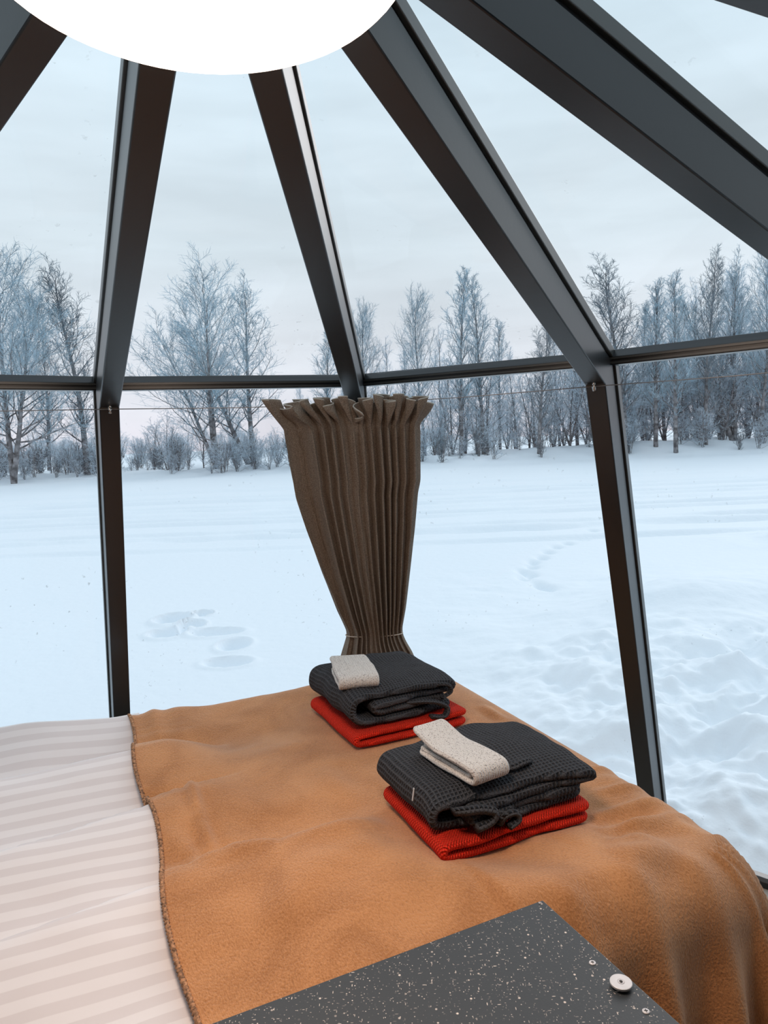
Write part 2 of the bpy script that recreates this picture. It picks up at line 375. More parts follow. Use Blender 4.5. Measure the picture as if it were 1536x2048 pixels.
# ring beams, base rails, panes
def span(k, q0, q1, loop, inset):
    """sweep a profile loop (radial, up offsets) from rib k to rib k+1"""
    def pts(kk, q, s):
        d = rib_dir(kk); t = Vector((d.y, -d.x, 0))
        return [IC + d * (q.x + u) + Vector((0, 0, q.y + v)) + t * (s * inset) for u, v in loop]
    return prism(pts(k, q0, 1), pts((k + 1) % NS, q1, -1))
nt_ = NS
for k in range(NS):
    k1 = (k + 1) % NS
    J0, J1 = rib_profile(k, DEP * .95)[1], rib_profile(k1, DEP * .95)[1]
    V, F = span(k, J0, J1, [(-.030, -.022), (.015, -.022), (.015, .020), (-.012, .024), (-.030, .002)], WID / 2 - .004)
    nt_ += 1
    r = tag(mesh(f'trim_{nt_}', V, F, M_frame, smooth=False, bevel=0.0015), kind='structure')
    V, F = span(k, J0, J1, [(-.034, -.019), (-.030, -.019), (-.030, -.013), (-.034, -.013)], WID / 2 - .004); mesh('lower_bead', V, F, M_rail, r, smooth=False)
    V, F = span(k, J0, J1, [(-.034, -.006), (-.030, -.006), (-.030, .000), (-.034, .000)], WID / 2 - .004); mesh('upper_bead', V, F, M_rail, r, smooth=False)
    B0, B1 = rib_profile(k, DEP * .95)[0], rib_profile(k1, DEP * .95)[0]
    V, F = span(k, B0, B1, [(-.030, 0.0), (.02, 0.0), (.02, .030), (-.018, .034), (-.030, .022)], WID / 2 - .004)
    nt_ += 1
    r = tag(mesh(f'trim_{nt_}', V, F, M_frame, smooth=False, bevel=0.002), kind='structure')
def pane(k, i, d=(.90, .95)):
    k1 = (k + 1) % NS
    a = [rib_profile(k, DEP * x) for x in d]; b = [rib_profile(k1, DEP * x) for x in d]
    def quad(n):
        return [rp(k, a[n][i]), rp(k1, b[n][i]), rp(k1, b[n][i + 1]), rp(k, a[n][i + 1])]
    return prism(quad(0), quad(1))
nw = 0; shade_roof = []
for k in range(NS):
    front = k in (11, 0, 1, 2, 3, 4)
    nw += 1
    if k in (5, 6, 7, 8, 9, 10): shade_roof.append(pane(k, 1, (.80, 1.1)))  # rear roof sectors out of view, made opaque to dim bed and ribs
    else:
        V, F = pane(k, 1); tag(mesh(f'window_{nw}', V, F, M_glass, smooth=False), kind='structure')
    if front:
        nw += 1
        V, F = pane(k, 0); tag(mesh(f'window_{nw}', V, F, M_glass, smooth=False), kind='structure')
wp = []
for k in range(NS):
    if k in (11, 0, 1, 2, 3, 4): continue
    wp.append(pane(k, 0, (.80, 1.1)))
V, F = join(wp + shade_roof); tag(mesh('wall_back_and_shade_roof', V, F, M_wall, smooth=False), kind='structure')
# floor
fl = [rp(k, rib_profile(k, DEP * 1.1)[0]) for k in range(NS)]
V, F = prism([v + Vector((0, 0, -0.08)) for v in fl], [v + Vector((0, 0, -.001)) for v in fl])
tag(mesh('floor', V, F, M_floor, smooth=False), kind='structure')

# ------------------------------------------------------------------ snow ground
def ground_z(x, y):
    x = np.asarray(x, float); y = np.asarray(y, float)
    z = -0.13 + 0.05 * fbm(x * .12, y * .12, 3.1, 3) * sst(4, 14, np.hypot(x, y))
    # drifts and shovelled heap to the right of the igloo
    wob = 0.9 * fbm(x * .7, y * .7, 1.7, 3)
    z = z + 0.36 * np.exp(-((x - 3.0 + wob) / 1.7) ** 2 - ((y - 6.4 - .35 * wob) / 1.05) ** 2)
    z = z + 0.24 * np.exp(-((x - 5.4) / 1.6) ** 2 - ((y - 6.8 + wob * .4) / 1.3) ** 2)
    near = sst(0.35, 1.5, x + 0.25 * (y - 3.2) * 0) * (1 - sst(4.6, 6.2, y + .5 * wob)) * sst(-3, 0, y)
    rid = 1 - np.abs(fbm(x * 2.0, y * 2.0, 5.5, 4, .55)) * 3.0
    lump = np.clip(fbm(x * 3.1, y * 3.1, 8.5, 4, .5), -.5, 1)
    z = z + near * (0.10 + 0.055 * rid + 0.20 * lump)
    mid = sst(-.6, 1.2, x) * (1 - sst(8, 10, y)) * sst(2.5, 3.5, y)
    z = z + mid * 0.05 * fbm(x * 1.6, y * 2.2, 2.2, 4)
    far_heap = np.exp(-((x - 6.8) / 1.3) ** 2 - ((y - 10.8) / 0.8) ** 2)
    z = z + far_heap * (0.16 + 0.22 * np.clip(fbm(x * 1.8, y * 1.8, 6.5, 4), -.3, 1))
    # snowmobile and sledge tracks across the river, roughly parallel to the shore
    yy = y + 0.35 * fbm(x * .10, y * .03, 9.0, 2) + 0.02 * x
    for c, w, d in ((12.2, .16, .035), (13.9, .30, .075), (14.5, .16, .05), (16.6, .22, .05), (17.3, .22, .06), (18.6, .3, .04), (20.2, .3, .07), (21.0, .25, .05), (23.5, .4, .08), (24.6, .4, .07), (29, .6, .06)):
        d = d * 2.3; g = np.exp(-((yy - c) / w) ** 2); rim = np.exp(-((yy - c - w * 1.7) / (w * .8)) ** 2)
        brk = 0.55 + 0.6 * fbm(x * .5 + c * 3, y * .5, c, 3)
        z = z - d * g * brk + d * .55 * rim * brk
    rough = np.exp(-((yy - 14.1) / .9) ** 2) + .7 * np.exp(-((yy - 19.3) / 1.6) ** 2)
    z = z + rough * 0.05 * fbm(x * 1.3, y * 2.6, 4.4, 4)
    # footprints
    for px, py, a, b, d in ((345, 1240, .20, .16, .09), (405, 1228, .12, .09, .07), (383, 1252, .14, .14, .07), (335, 1268, .20, .13, .07), (433, 1266, .28, .11, .06), (468, 1291, .16, .15, .06), (455, 1326, .22, .10, .05)):
        p = onz(px, py, -.13); q = ((x - p.x) / (a * .8)) ** 2 + ((y - p.y) / (b * 1.2)) ** 2
        z = z - 2.0 * d * np.exp(-q * q * q) + d * .35 * np.exp(-(q - 1.6) ** 2 * 2)
    for px, py in ((1185, 1060), (1165, 1078), (1135, 1086), (1112, 1093), (1096, 1103), (1084, 1114), (1066, 1122), (1064, 1131), (1046, 1140), (1062, 1147), (1048, 1154), (1078, 1168), (1094, 1174)):
        p = onz(px, py, -.13); q = ((x - p.x) / .07) ** 2 + ((y - p.y) / .14) ** 2
        z = z - .10 * np.exp(-q)
    # river bank and the wooded ground behind it
    sh = 47 + 2.6 * fbm(x * .06, 0 * x, 2.0, 3) - 0.0 * x
    e = y - sh
    top = 0.30 + 0.55 * sst(-4, 26, x) + 0.45 * fbm(x * .35, y * .35, 7.7, 4)
    z = z + np.where(e > -2, sst(-1.0, 4.5, e) * top, 0) + sst(5, 60, e) * 0.6
    return z
def build_snow():
    fa = np.radians(np.arange(-52, 56.01, .22)); ca = np.radians(np.arange(60, 304, 4.0))
    an = np.concatenate([fa, ca]); an = np.append(an, an[0] + 2 * pi)
    r = [0.3, 1.2]; 
    while r[-1] < 420:
        q = r[-1]
        r.append(q + (0.02 if q < 1.5 else q * (.0065 if q < 30 else (.011 if q < 62 else .05))))
    r = np.array(r); A, R = np.meshgrid(an, r, indexing='ij')
    X = IC.x + R * np.sin(A); Y = IC.y + R * np.cos(A); Z = ground_z(X, Y)
    dd = np.hypot(X - IC.x, Y - IC.y); kk = sst(2.2, 2.75, dd); Z = np.where(dd < 2.75, -.17 * (1 - kk) + Z * kk, Z)
    V = np.stack([X, Y, Z], -1).reshape(-1, 3); F = grid_faces_np(len(an), len(r))[:, ::-1]
    me = fast_mesh('snow_ground', V, F, M_snow)
    o = bpy.data.objects.new('snow_ground', me); C.objects.link(o)
    tag(o, 'smooth blue-white snow field with tracks, heaped at the right', kind='structure')
build_snow()

# ------------------------------------------------------------------ trees
def tree_mesh(seed, H, stems, spread, n1, n2, n3, first=.22, up=1.0, droop=.0, lean=0.0, rt=.0095, r0=.022):
    """returns (trunk mesh data, twig mesh data) as vertex and face arrays, base at the origin"""
    rnd = random.Random(seed); TV, TF, WV, WF = [], [], [], []
    def rv(): 
        return Vector((rnd.gauss(0, 1), rnd.gauss(0, 1), rnd.gauss(0, 1)))
    def limb(p, d, L, ra, rb, n, wob, grav, VV, FF, sides=3):
        pts = [p.copy()]; d = d.normalized()
        for i in range(n):
            d = (d + rv() * wob + Vector((0, 0, grav / n))).normalized(); p = p + d * (L / n); pts.append(p.copy())
        base = len(VV)
        for i, q in enumerate(pts):
            t = (pts[min(i + 1, n)] - pts[max(i - 1, 0)]).normalized()
            a = t.cross(Vector((.3, .2, 1)) if abs(t.z) < .9 else Vector((1, 0, 0))).normalized(); b = t.cross(a)
            r = ra + (rb - ra) * i / n
            for k in range(sides):
                an = 2 * pi * k / sides; VV.append(q + (a * cos(an) + b * sin(an)) * r)
        for i in range(n):
            for k in range(sides):
                k1 = (k + 1) % sides; s0 = base + i * sides; s1 = s0 + sides
                FF.append((s0 + k, s0 + k1, s1 + k1, s1 + k))
        return pts
    def at(pts, u):
        f = u * (len(pts) - 1); i = min(int(f), len(pts) - 2); t = f - i
        return pts[i].lerp(pts[i + 1], t), (pts[i + 1] - pts[i]).normalized()
    def side(d, ang, az):
        a = d.cross(Vector((0, 0, 1)) if abs(d.z) < .97 else Vector((1, 0, 0))).normalized(); b = d.cross(a)
        return d * cos(ang) + (a * cos(az) + b * sin(az)) * sin(ang)
    for s in range(stems):
        az = rnd.uniform(0, 2 * pi) if stems > 1 else 0
        tilt = (0.0 if s == 0 else rnd.uniform(.10, .30)) + lean
        h = H * (1 if s == 0 else rnd.uniform(.72, .95))
        d = Vector((cos(az + s * 2.2) * tilt, sin(az + s * 2.2) * tilt, 1))
        r = r0 * H * (.5 if stems > 2 else .62)
        trunk = limb(Vector((0, 0, -.4)) + Vector((cos(s * 2.2), sin(s * 2.2), 0)) * .12 * (s > 0), d, h + .4, r, .02, 12, .022, .10 * tilt, TV, TF, 7)
        m1 = n1 if stems == 1 else int(n1 * 1.5 / stems)
        for i in range(m1):
            u = first + (1 - first) * ((i + rnd.random()) / m1) ** .9
            p, td = at(trunk, min(u, .995))
            f = (u - first) / (1 - first)
            L = H * spread * (0.45 + .85 * math.sin(pi * (.14 + f * .66))) * rnd.uniform(.65, 1.2) * (1 - .42 * f)
            a1 = radians(rnd.uniform(34, 58)) * (1.25 - .75 * f) / up
            b1 = limb(p, side(td, a1, i * 2.4 + rnd.random()), L, max(.018, r * (1 - u) * .42), .011, 6, .10, .55, TV, TF, 4)
            m2 = max(3, int(n2 * (.5 + .7 * L / (H * spread))))
            for j in range(m2):
                u2 = .15 + .85 * (j + rnd.random()) / m2; p2, d2 = at(b1, min(u2, .99))
                L2 = L * rnd.uniform(.28, .5) * (1.15 - .6 * u2)
                b2 = limb(p2, side(d2, radians(rnd.uniform(28, 55)), rnd.uniform(0, 2 * pi)), L2, .013, rt, 4, .14, .35 - droop, WV, WF)
                for q in range(n3):
                    u3 = .15 + .85 * (q + rnd.random()) / n3; p3, d3 = at(b2, min(u3, .99))
                    L3 = max(.22, L2 * rnd.uniform(.3, .6))
                    b3 = limb(p3, side(d3, radians(rnd.uniform(25, 60)), rnd.uniform(0, 2 * pi)), L3, rt, rt * .7, 2, .16, .2 - droop * 1.5, WV, WF)
    return TV, TF, WV, WF
def to_mesh(name, V, F, m):
    return fast_mesh(name, np.array([tuple(v) for v in V]), np.array(F), m)
protos = {}
def proto(key, twig_mat, **kw):
    TV, TF, WV, WF = tree_mesh(**kw)
    protos[key] = (to_mesh('trunk', TV, TF, M_bark), to_mesh('twigs', WV, WF, twig_mat), max(v.z for v in TV))
proto('tall', M_frost, seed=3, H=15, stems=1, spread=.27, n1=46, n2=11, n3=8, first=.22, rt=.0085)
proto('slim', M_frost3, seed=5, H=15, stems=1, spread=.19, n1=46, n2=10, n3=8, first=.18, up=1.2, rt=.0085)
proto('multi', M_frost, seed=11, H=15, stems=3, spread=.32, n1=46, n2=11, n3=9, first=.20, rt=.0085)
proto('big', M_frost, seed=29, H=15, stems=2, spread=.36, n1=52, n2=11, n3=9, first=.18, up=.95, rt=.0085)
proto('feather', M_frost, seed=21, H=14, stems=1, spread=.18, n1=46, n2=9, n3=8, first=.22, up=1.35, rt=.0085)
proto('twin', M_frost, seed=8, H=14, stems=2, spread=.22, n1=44, n2=10, n3=8, first=.20, up=1.2, rt=.0085)
proto('white', M_frost2, seed=31, H=9, stems=3, spread=.34, n1=34, n2=6, n3=5, first=.08, droop=.45, rt=.011)
proto('hoar', M_frost2, seed=17, H=14, stems=1, spread=.24, n1=40, n2=9, n3=6, first=.15, up=1.1, rt=.009)
proto('hoar2', M_frost2, seed=19, H=14, stems=2, spread=.22, n1=38, n2=8, n3=6, first=.12, up=1.2, rt=.009)
proto('shrub', M_frost2, seed=41, H=4, stems=7, spread=.50, n1=30, n2=5, n3=4, first=.08, droop=.4, rt=.012, r0=.012)
proto('brush', M_frost3, seed=43, H=3, stems=8, spread=.30, n1=34, n2=4, n3=2, first=.10, rt=.010, r0=.012)
print('TRIS', sum((len(a.polygons) + len(b.polygons)) * 2 for a, b, h in protos.values()))
def gz(x, y): return float(ground_z(np.array([x]), np.array([y]))[0])
trnd = random.Random(99)
def plant(key, px, dist, top_px=None, scale=None, label='', cat='tree', group=None, name='frosted_birch', wid=1.0, rot=None):
    """stand a plant on the bank along the bearing of photo column px, dist metres away (depth); height so that its tip reaches row top_px"""
    d = ray(px, 900); x = d.x / d.y * dist; y = dist; z = gz(x, y)
    tm, wm, H = protos[key]
    if group:
        reg = 'off the left edge of the photo' if px < 0 else 'in the leftmost pane' if px < 225 else 'between left rib and curtain' if px < 710 else 'between curtain and right rib' if px < 1200 else 'in the pane right of the right rib' if px < 1536 else 'off the right edge of the photo'
        label += ', ' + reg; group += ', ' + reg
    if scale is None:
        p = aty(px, top_px, dist); scale = (p.z - z) / H
    r = thing(name, label, cat, (x, y, z), group)
    r.rotation_euler = (0, 0, trnd.uniform(0, 6.28) if rot is None else rot)
    r.scale = (scale * wid, scale * wid, scale)
    for nm, me in (('trunk', tm), ('twigs', wm)):
        c = bpy.data.objects.new(nm, me); C.objects.link(c); c.parent = r
        if nm == 'twigs': c['kind'] = 'stuff'
    return r
# trees that can be told apart, left to right
plant('big', 22, 46.5, 468, wid=1.15, label='tall wide bare birch at the left edge of the view, frost-blue twigs')
plant('slim', 172, 51, 525, label='slender bare tree with dark trunk just left of the left rib', wid=1.3)
plant('multi', 432, 50, 520, label='tallest broad frosty birch centred in the pane between left rib and curtain', wid=1.2)
plant('twin', 505, 53, 548, label='frosty double-stemmed birch touching the broad birch on its right side', wid=1.35)
plant('feather', 655, 68, 655, label='small pale distant birch just left of the curtain rib', wid=1.3)
plant('tall', 737, 60, 598, label='round-headed birch rising straight above the curtain header', wid=.95)
plant('tall', 850, 56, 570, label='pointed frosty birch right above the curtain right corner', wid=.85)
plant('feather', 922, 52, 535, label='slim feathery birch, left one of the tall pair right of the curtain', wid=1.1)
plant('feather', 968, 53, 552, label='slim feathery birch, right one of the tall pair right of the curtain', wid=1.1, rot=2.0)
plant('slim', 1078, 50, 606, label='lone pale birch with straight dark stem just left of the right rib', wid=1.15)
plant('slim', 1255, 49, 500, label='dark crowned tree just right of the right rib, above the ring beam', wid=1.35)
plant('feather', 1312, 50, 560, label='thin leaning birch behind the dark crowned tree', wid=1.2)
plant('feather', 1352, 48, 545, label='thin birch midway between the right rib and the frame edge', wid=1.1)
plant('slim', 1412, 50, 488, label='very tall slim birch under the wide roof rib at the right', wid=.95)
plant('twin', 1470, 52, 500, label='twin-stemmed frosty birch near the right edge', wid=1.1)
plant('tall', 1522, 50, 500, label='dense frost-covered birch at the right edge of the view', wid=.9)
plant('big', -75, 52, 480, label='broad frosty birch cut off by the left edge of the photo')
plant('slim', 95, 60, 640, label='faint birch between the two trees in the leftmost pane', wid=1.2)
plant('tall', 1585, 49, 490, label='frosty birch standing past the right edge of the photo')
# woods behind them, one like another
for px, D, top in ((600, 66, 770), (690, 64, 740), (780, 62, 680), (815, 60, 700), (885, 63, 650), (1000, 61, 640), (1035, 60, 690), (1120, 58, 660), (1155, 60, 640), (1190, 57, 640),
                   (1225, 58, 620), (1285, 60, 600), (1330, 58, 590), (1375, 57, 570), (1390, 62, 560), (1440, 58, 545), (1455, 61, 530), (1495, 59, 525), (1540, 60, 530), (1600, 60, 520), (1650, 58, 520)):
    plant(trnd.choice(['feather', 'hoar', 'hoar', 'hoar2', 'hoar2', 'slim']), px, D, top + trnd.uniform(-15, 15), label='frosty second-row birch of the wood', group='birches in the wood behind the first row', wid=trnd.uniform(.95, 1.25))
for px in list(range(-60, 260, 36)) + list(range(270, 560, 32)) + list(range(560, 860, 34)) + list(range(860, 1200, 22)) + list(range(1200, 1680, 17)):
    D = trnd.uniform(51, 62); right = px > 700
    plant('white', px + trnd.uniform(-10, 10), D, trnd.uniform(745, 830) - (px - 700) * (.12 if right else 0) + (60 if not right else 0), label='white-frosted young tree at the wood edge', group='white-frosted young trees at the wood edge',
          name='frosted_sapling', wid=trnd.uniform(1.0, 1.5))
for i in range(150):
    px = trnd.uniform(-80, 1640); D = trnd.uniform(47.5, 56)
    if 225 < px < 330 and D < 52: D += 8
    k = trnd.choice(['shrub', 'shrub', 'brush'])
    plant(k, px, D, scale=trnd.uniform(.30, .62) if k == 'shrub' else trnd.uniform(.35, .8), label='low frosty shrub on the snowy bank' if k == 'shrub' else 'bare dark brushwood clump on the snowy bank', cat='shrub',
          group='frosty shrubs along the bank' if k == 'shrub' else 'dark brushwood clumps along the bank', name='frosted_shrub' if k == 'shrub' else 'brushwood_clump')
for i in range(90):
    px = trnd.uniform(-100, 1650); D = trnd.uniform(80, 120)
    plant('white', px, D, trnd.uniform(845, 872) - (px - 560) * .05, label='faint white tree far behind the wood', group='faint white trees far behind the wood edge', name='distant_tree', wid=1.9)

# ------------------------------------------------------------------ lamp
LC = (IC.x - .02, IC.y + .055); LZ = 2.17
lamp = thing('ceiling_lamp', 'large round glowing white lamp under the hub of the roof ribs', 'lamp', (LC[0], LC[1], LZ))
prof = [(0.0005, -0.0)] + [(0.28 * sin(t), 0.066 * (1 - cos(t))) for t in np.linspace(.12, pi / 2, 10)] + [(0.275, 0.070)]
M_lamp = mat('lamp_opal', (0.9, 0.88, 0.85), 0.4, emit=((1.0, 0.80, 0.66), 2.6))
V, F = lathe(prof, (LC[0], LC[1], LZ), 64); mesh('diffuser', V, F, M_lamp, lamp)
V, F = lathe([(.262, .070), (.262, .073), (.14, .105), (.12, .108)], (LC[0], LC[1], LZ), 48); mesh('base_plate', V, F, mat('lamp_base', (.6, .6, .6), .5), lamp)
ld = bpy.data.lights.new('lamp_light', 'AREA'); ld.shape = 'DISK'; ld.size = 0.5; ld.energy = 14; ld.color = (1.0, 0.76, 0.60)
lo = bpy.data.objects.new('lamp_light', ld); C.objects.link(lo); lo.parent = lamp; lo.location = (0, 0, -0.012)

# ------------------------------------------------------------------ bed
BA = math.atan2(.399, .917); E1 = Vector((cos(BA), sin(BA), 0)); E2 = Vector((sin(BA), -cos(BA), 0))
CF = Vector((0.13, 2.89, 0)); TOP = 0.70; BW = 1.61; RC = .14; RE = .11; FX = .06; SL = -1.155
def bp_(s, t, z): return CF + E1 * s + E2 * t + Vector((0, 0, z))
def st(px, py, z=TOP):
    p = onz(px, py, z) - CF; return p.dot(E1), p.dot(E2)
def box(s0, s1, t0, t1, z0, z1):
    a = [(s0, t0), (s1, t0), (s1, t1), (s0, t1)]
    return prism([bp_(s, t, z0) for s, t in a], [bp_(s, t, z1) for s, t in a])
SH = -1.62                                   # head end, outside the picture
bed = thing('bed', 'double bed against the glass wall, under blanket and duvets', 'bed', tuple(bp_(-.8, .8, FZ)))
V, F = box(SH, -.10, .10, BW - .06, FZ, .28); mesh('bed_base', V, F, M_bedbase, bed, smooth=False, bevel=.01)
V, F = box(SH, -.05, .05, BW - .03, .28, .585); mesh('mattress', V, F, M_mattress, bed, smooth=False, bevel=.04)
piles = [(st(770, 1425), .33), (st(985, 1600), .33)]
RIDGES = [((378, 1565), (400, 1640), .012, .012), ((396, 1630), (432, 1705), .010, .013), ((330, 1660), (440, 1740), .006, .02), ((640, 1530), (720, 1600), .006, .03), ((300, 1405), (318, 1470), .007, .02), ((1185, 1585), (1300, 1560), .009, .014), ((1180, 1632), (1330, 1590), .011, .016), ((1240, 1660), (1400, 1612), .010, .016), ((1215, 1700), (1300, 1680), .010, .02), ((1170, 1540), (1240, 1525), .008, .014), ((960, 1410), (1010, 1440), .009, .015), ((930, 1462), (1000, 1458), .009, .015),
          ((1195, 1668), (1380, 1640), .014, .022), ((1120, 1690), (1200, 1650), .012, .05), ((520, 1850), (700, 1730), .010, .05), ((600, 1880), (820, 1760), .008, .05), ((1010, 1700), (1240, 1690), .014, .06),
          ((1230, 1740), (1330, 1690), .014, .04), ((400, 1712), (560, 1700), .008, .03), ((560, 1700), (760, 1640), .010, .04)]
RIDGES = [(st(*a), st(*b), h, w) for a, b, h, w in RIDGES]
_h = sorted(st(*p) for p in ((395, 1716), (470, 1700), (560, 1698), (660, 1676), (760, 1650), (830, 1645), (900, 1700), (1100, 1700)))
HS = [a for a, b in _h]; HT = [b for a, b in _h]
print('hump', [(round(a, 2), round(b, 2)) for a, b in _h])
def seg_d(s, t, a, b):
    ax, ay = a; bx, by = b; dx, dy = bx - ax, by - ay; L = dx * dx + dy * dy
    u = np.clip(((s - ax) * dx + (t - ay) * dy) / L, 0, 1); return np.hypot(s - ax - u * dx, t - ay - u * dy), u
def saw(t, t0, amp, back, run):
    """a crest at t0: steep on the far side, falling slowly towards the near side"""
    return amp * (sst(t0 - back, t0, t) - sst(t0, t0 + run, t))
def duvet_z(s, t):
    w = .02 * fbm(s * 2, t * 0 + 1.0, 2.5, 2)
    c1 = .43 + .03 * (s + 1.16) * -1 + w; c2 = .755 + .22 * (-(s + 1.16)) + w * 1.5; c3 = 1.10 + .12 * (-(s + 1.16)) + w * 2
    z = TOP - .045 + saw(t, c2, .062, .030, .32) + saw(t, c3, .048, .035, .30) + saw(t, c1, .075, .03, .30)
    return z + .010 * fbm(s * 3.2, t * 5.5, 1.2, 3) 
far_z = lambda s, t: TOP + .004 + .03 * sst(-1.16, -1.5, s) - .15 * sst(.05, .42, t) + .008 * fbm(s * 3.2, t * 6, 4.2, 3) + .010 * np.exp(-((t - .05) / .05) ** 2)
near_z = lambda s, t: np.maximum(duvet_z(s, t), .596) + 0 * s
def blanket_z(s, t):
    z = TOP - .012 + .012 * np.exp(-((t - .08) / .12) ** 2)
    z = z - .030 * np.exp(-((t - .40) / .13) ** 2) * sst(.2, -.9, s) + .018 * np.exp(-((t - .50) / .14) ** 2)
    tc = np.interp(s, HS, HT); w_ = sst(.0, -.30, s)
    z = z + w_ * (.046 * sst(tc - .075, tc + .025, t) * (1 - sst(tc + .10, tc + .55, t)) - .022 * np.exp(-((t - tc + .12) / .09) ** 2))
    z = z + .016 * fbm(s * 2.3, t * 2.3, 6.6, 3) * sst(0, -.35, s) + .007 * fbm(s * 7 + t * 3, t * 6, 3.6, 3) * sst(.03, -.25, s)
    for (ps, pt), r in piles:
        m = 1 - sst(.22, .40, np.hypot(s - ps, t - pt)); z = z * (1 - m) + (TOP - .004) * m
    z = z + .020 * np.exp(-((s - SL) / .045) ** 2) * np.exp(-((t - .10) / .07) ** 2) + .016 * np.exp(-((s - SL - .16) / .05) ** 2) * np.exp(-((t - .03) / .08) ** 2)
    under = 0
    for dt in (-.16, -.12, -.09, -.06, -.035, -.015, 0, .015, .03):
        tt = t + dt; under = np.maximum(under, np.maximum(np.where(tt > .39, near_z(s, tt), 0), np.where(tt < .49, far_z(s, tt), 0)) - abs(dt) * .20)
    under = under + .007
    e = sst(SL + .30, SL + .07, s); return z * (1 - e) + e * (np.maximum(z - .012, under) * .35 + under * .65)
def build_blanket():
    s = np.concatenate([np.arange(SL, .0, .0085), np.arange(.0, .72, .009)]); t = np.concatenate([np.arange(-.30, .0, .012), np.arange(0, BW, .0085), np.arange(BW, BW + .52, .010)])
    S, T = np.meshgrid(s, t, indexing='ij')
    W = 0.012 * np.sin(T * 9) * sst(SL + .2, SL, S); S2 = S + W
    # nearest point on the inset footprint
    qs = np.minimum(S2, -RC + FX); qt = np.clip(T, RC, BW - RC)
    vs_, vt = S2 - qs, T - qt; L = np.hypot(vs_, vt) + 1e-9; ns, ntt = vs_ / L, vt / L
    L0 = RC - RE; e = np.maximum(L - L0, 0); q = pi * RE / 2
    hor = np.where(e < q, RE * np.sin(np.minimum(e, q) / RE), RE); drop = np.where(e < q, RE * (1 - np.cos(np.minimum(e, q) / RE)), RE + e - q)
    flat = np.minimum(L, L0)
    maxd = TOP - FZ - .03; over = np.maximum(drop - maxd, 0); drop = np.minimum(drop, maxd)
    # gathers in the hanging part
    th = np.arctan2(np.maximum(vt, 0), np.maximum(vs_, 1e-6)) * (vt > 0)
    psi = qt + th * .42 - (qs + RC - FX) * (vt > 0)
    k = sst(.03, .32, drop)
    far = (T < RC)
    lam = psi * 2 * pi / .165 + 1.1 * fbm(psi * 2.2, drop * 1.0, 5.0, 2) * 2
    wave = (.5 + .5 * np.sin(lam)) ** 1.9
    fT = .0 + 1.0 * sst(1.2, 1.55, T); out = k * (.010 + .105 * wave * fT) + .035 * sst(0, .5, drop)
    out = out * np.where(vt > 0, 1 - .45 * np.abs(ntt), 1.0); out = np.where(far, np.minimum(out, .0), out) + over
    Hh = flat + hor + out
    hor_s = qs + ns * Hh; hor_t = qt + ntt * Hh
    topz = blanket_z(np.minimum(S2, 0.05), np.clip(T, 0, BW)); fe = sst(-.22, .04, S2) * (1 - sst(BW - .2, BW, T)); topz = topz * (1 - fe) + (TOP + .002) * fe
    for a, b, h, w in RIDGES:
        d, u = seg_d(S2, T, a, b); topz = topz + h * np.exp(-(d / w) ** 2) * np.sin(np.clip(u, .0, 1) * pi) ** .7 * (d < .3)
        topz = topz - h * .5 * np.exp(-((d - w * 2) / w) ** 2) * np.sin(np.clip(u, .0, 1) * pi)
    # shallow pulled creases running over the rounded edge towards the corner
    rim = sst(.0, .05, e) * (1 - sst(.10, .35, drop)); topz = topz + rim * .014 * (wave - .5) * sst(1.2, 1.5, T)
    Z = np.maximum(topz - drop, FZ + .012)
    P = np.array(CF)[None, None, :] + hor_s[..., None] * np.array(E1) + hor_t[..., None] * np.array(E2); P[..., 2] = Z
    uv = np.stack([S, T], -1).reshape(-1, 2)
    F = grid_faces_np(len(s), len(t))
    o = mesh('fleece_blanket', P.reshape(-1, 3), F[:, ::-1], M_fleece, uv=uv)
    sol = o.modifiers.new('thickness', 'SOLIDIFY'); sol.thickness = .006; sol.offset = -1
    tag(o, 'tan orange fleece blanket spread over the foot half of the bed', 'blanket')
    # stitched hem along the edge that lies on the duvets
    row = P[0]; sel = [Vector(r) + Vector((0, 0, .001)) for r in row[22:]]
    pts = []; rad = []
    for i in range(len(sel) - 1):
        for u in (0, .5): pts.append(sel[i].lerp(sel[i + 1], u)); rad.append(.0062 if len(pts) % 2 else .0036)
    V, F2 = tube(pts, rad, 6); mesh('stitched_hem', V, F2, M_stitch, o)
    return o
build_blanket()
def build_duvet(t0, t1, s0, s1, zf, label, roll0=.03):
    """a padded quilt: top surface zf with rounded long edges, closed below"""
    s = np.arange(s0, s1, .012); nt = 150; t = t0 + (t1 - t0) * np.linspace(0, 1, nt)
    S, T = np.meshgrid(s, t, indexing='ij')
    edge = np.minimum(T - t0, t1 - T); rr = .05
    Zt = zf(S, T) - rr * (1 - np.sqrt(np.clip(1 - (1 - np.clip(edge / rr, 0, 1)) ** 2, 0, 1)))
    Zt = np.maximum(Zt, .590); Zb = np.minimum(np.full_like(Zt, .586), Zt - .003)
    top = np.array(CF)[None, None, :] + S[..., None] * np.array(E1) + T[..., None] * np.array(E2); bot = top.copy()
    top[..., 2] = Zt; bot[..., 2] = Zb
    loop = np.concatenate([top, bot[:, ::-1]], 1); n = loop.shape[1]
    V = loop.reshape(-1, 3); F = []
    for i in range(len(s) - 1):
        for j in range(n):
            j1 = (j + 1) % n; F.append((i * n + j, i * n + j1, (i + 1) * n + j1, (i + 1) * n + j))
    F.append(tuple(range(n))[::-1]); F.append(tuple((len(s) - 1) * n + j for j in range(n)))
    uv = np.stack([np.concatenate([S, S], 1), np.concatenate([T, T], 1)], -1).reshape(-1, 2)
    tag(mesh('duvet', V, F, M_stripe, uv=uv), label, 'duvet')
build_duvet(.025, .50, SH, SL + .04, far_z, 'white sateen-striped duvet farther away, its slope in shade beside the left rib')
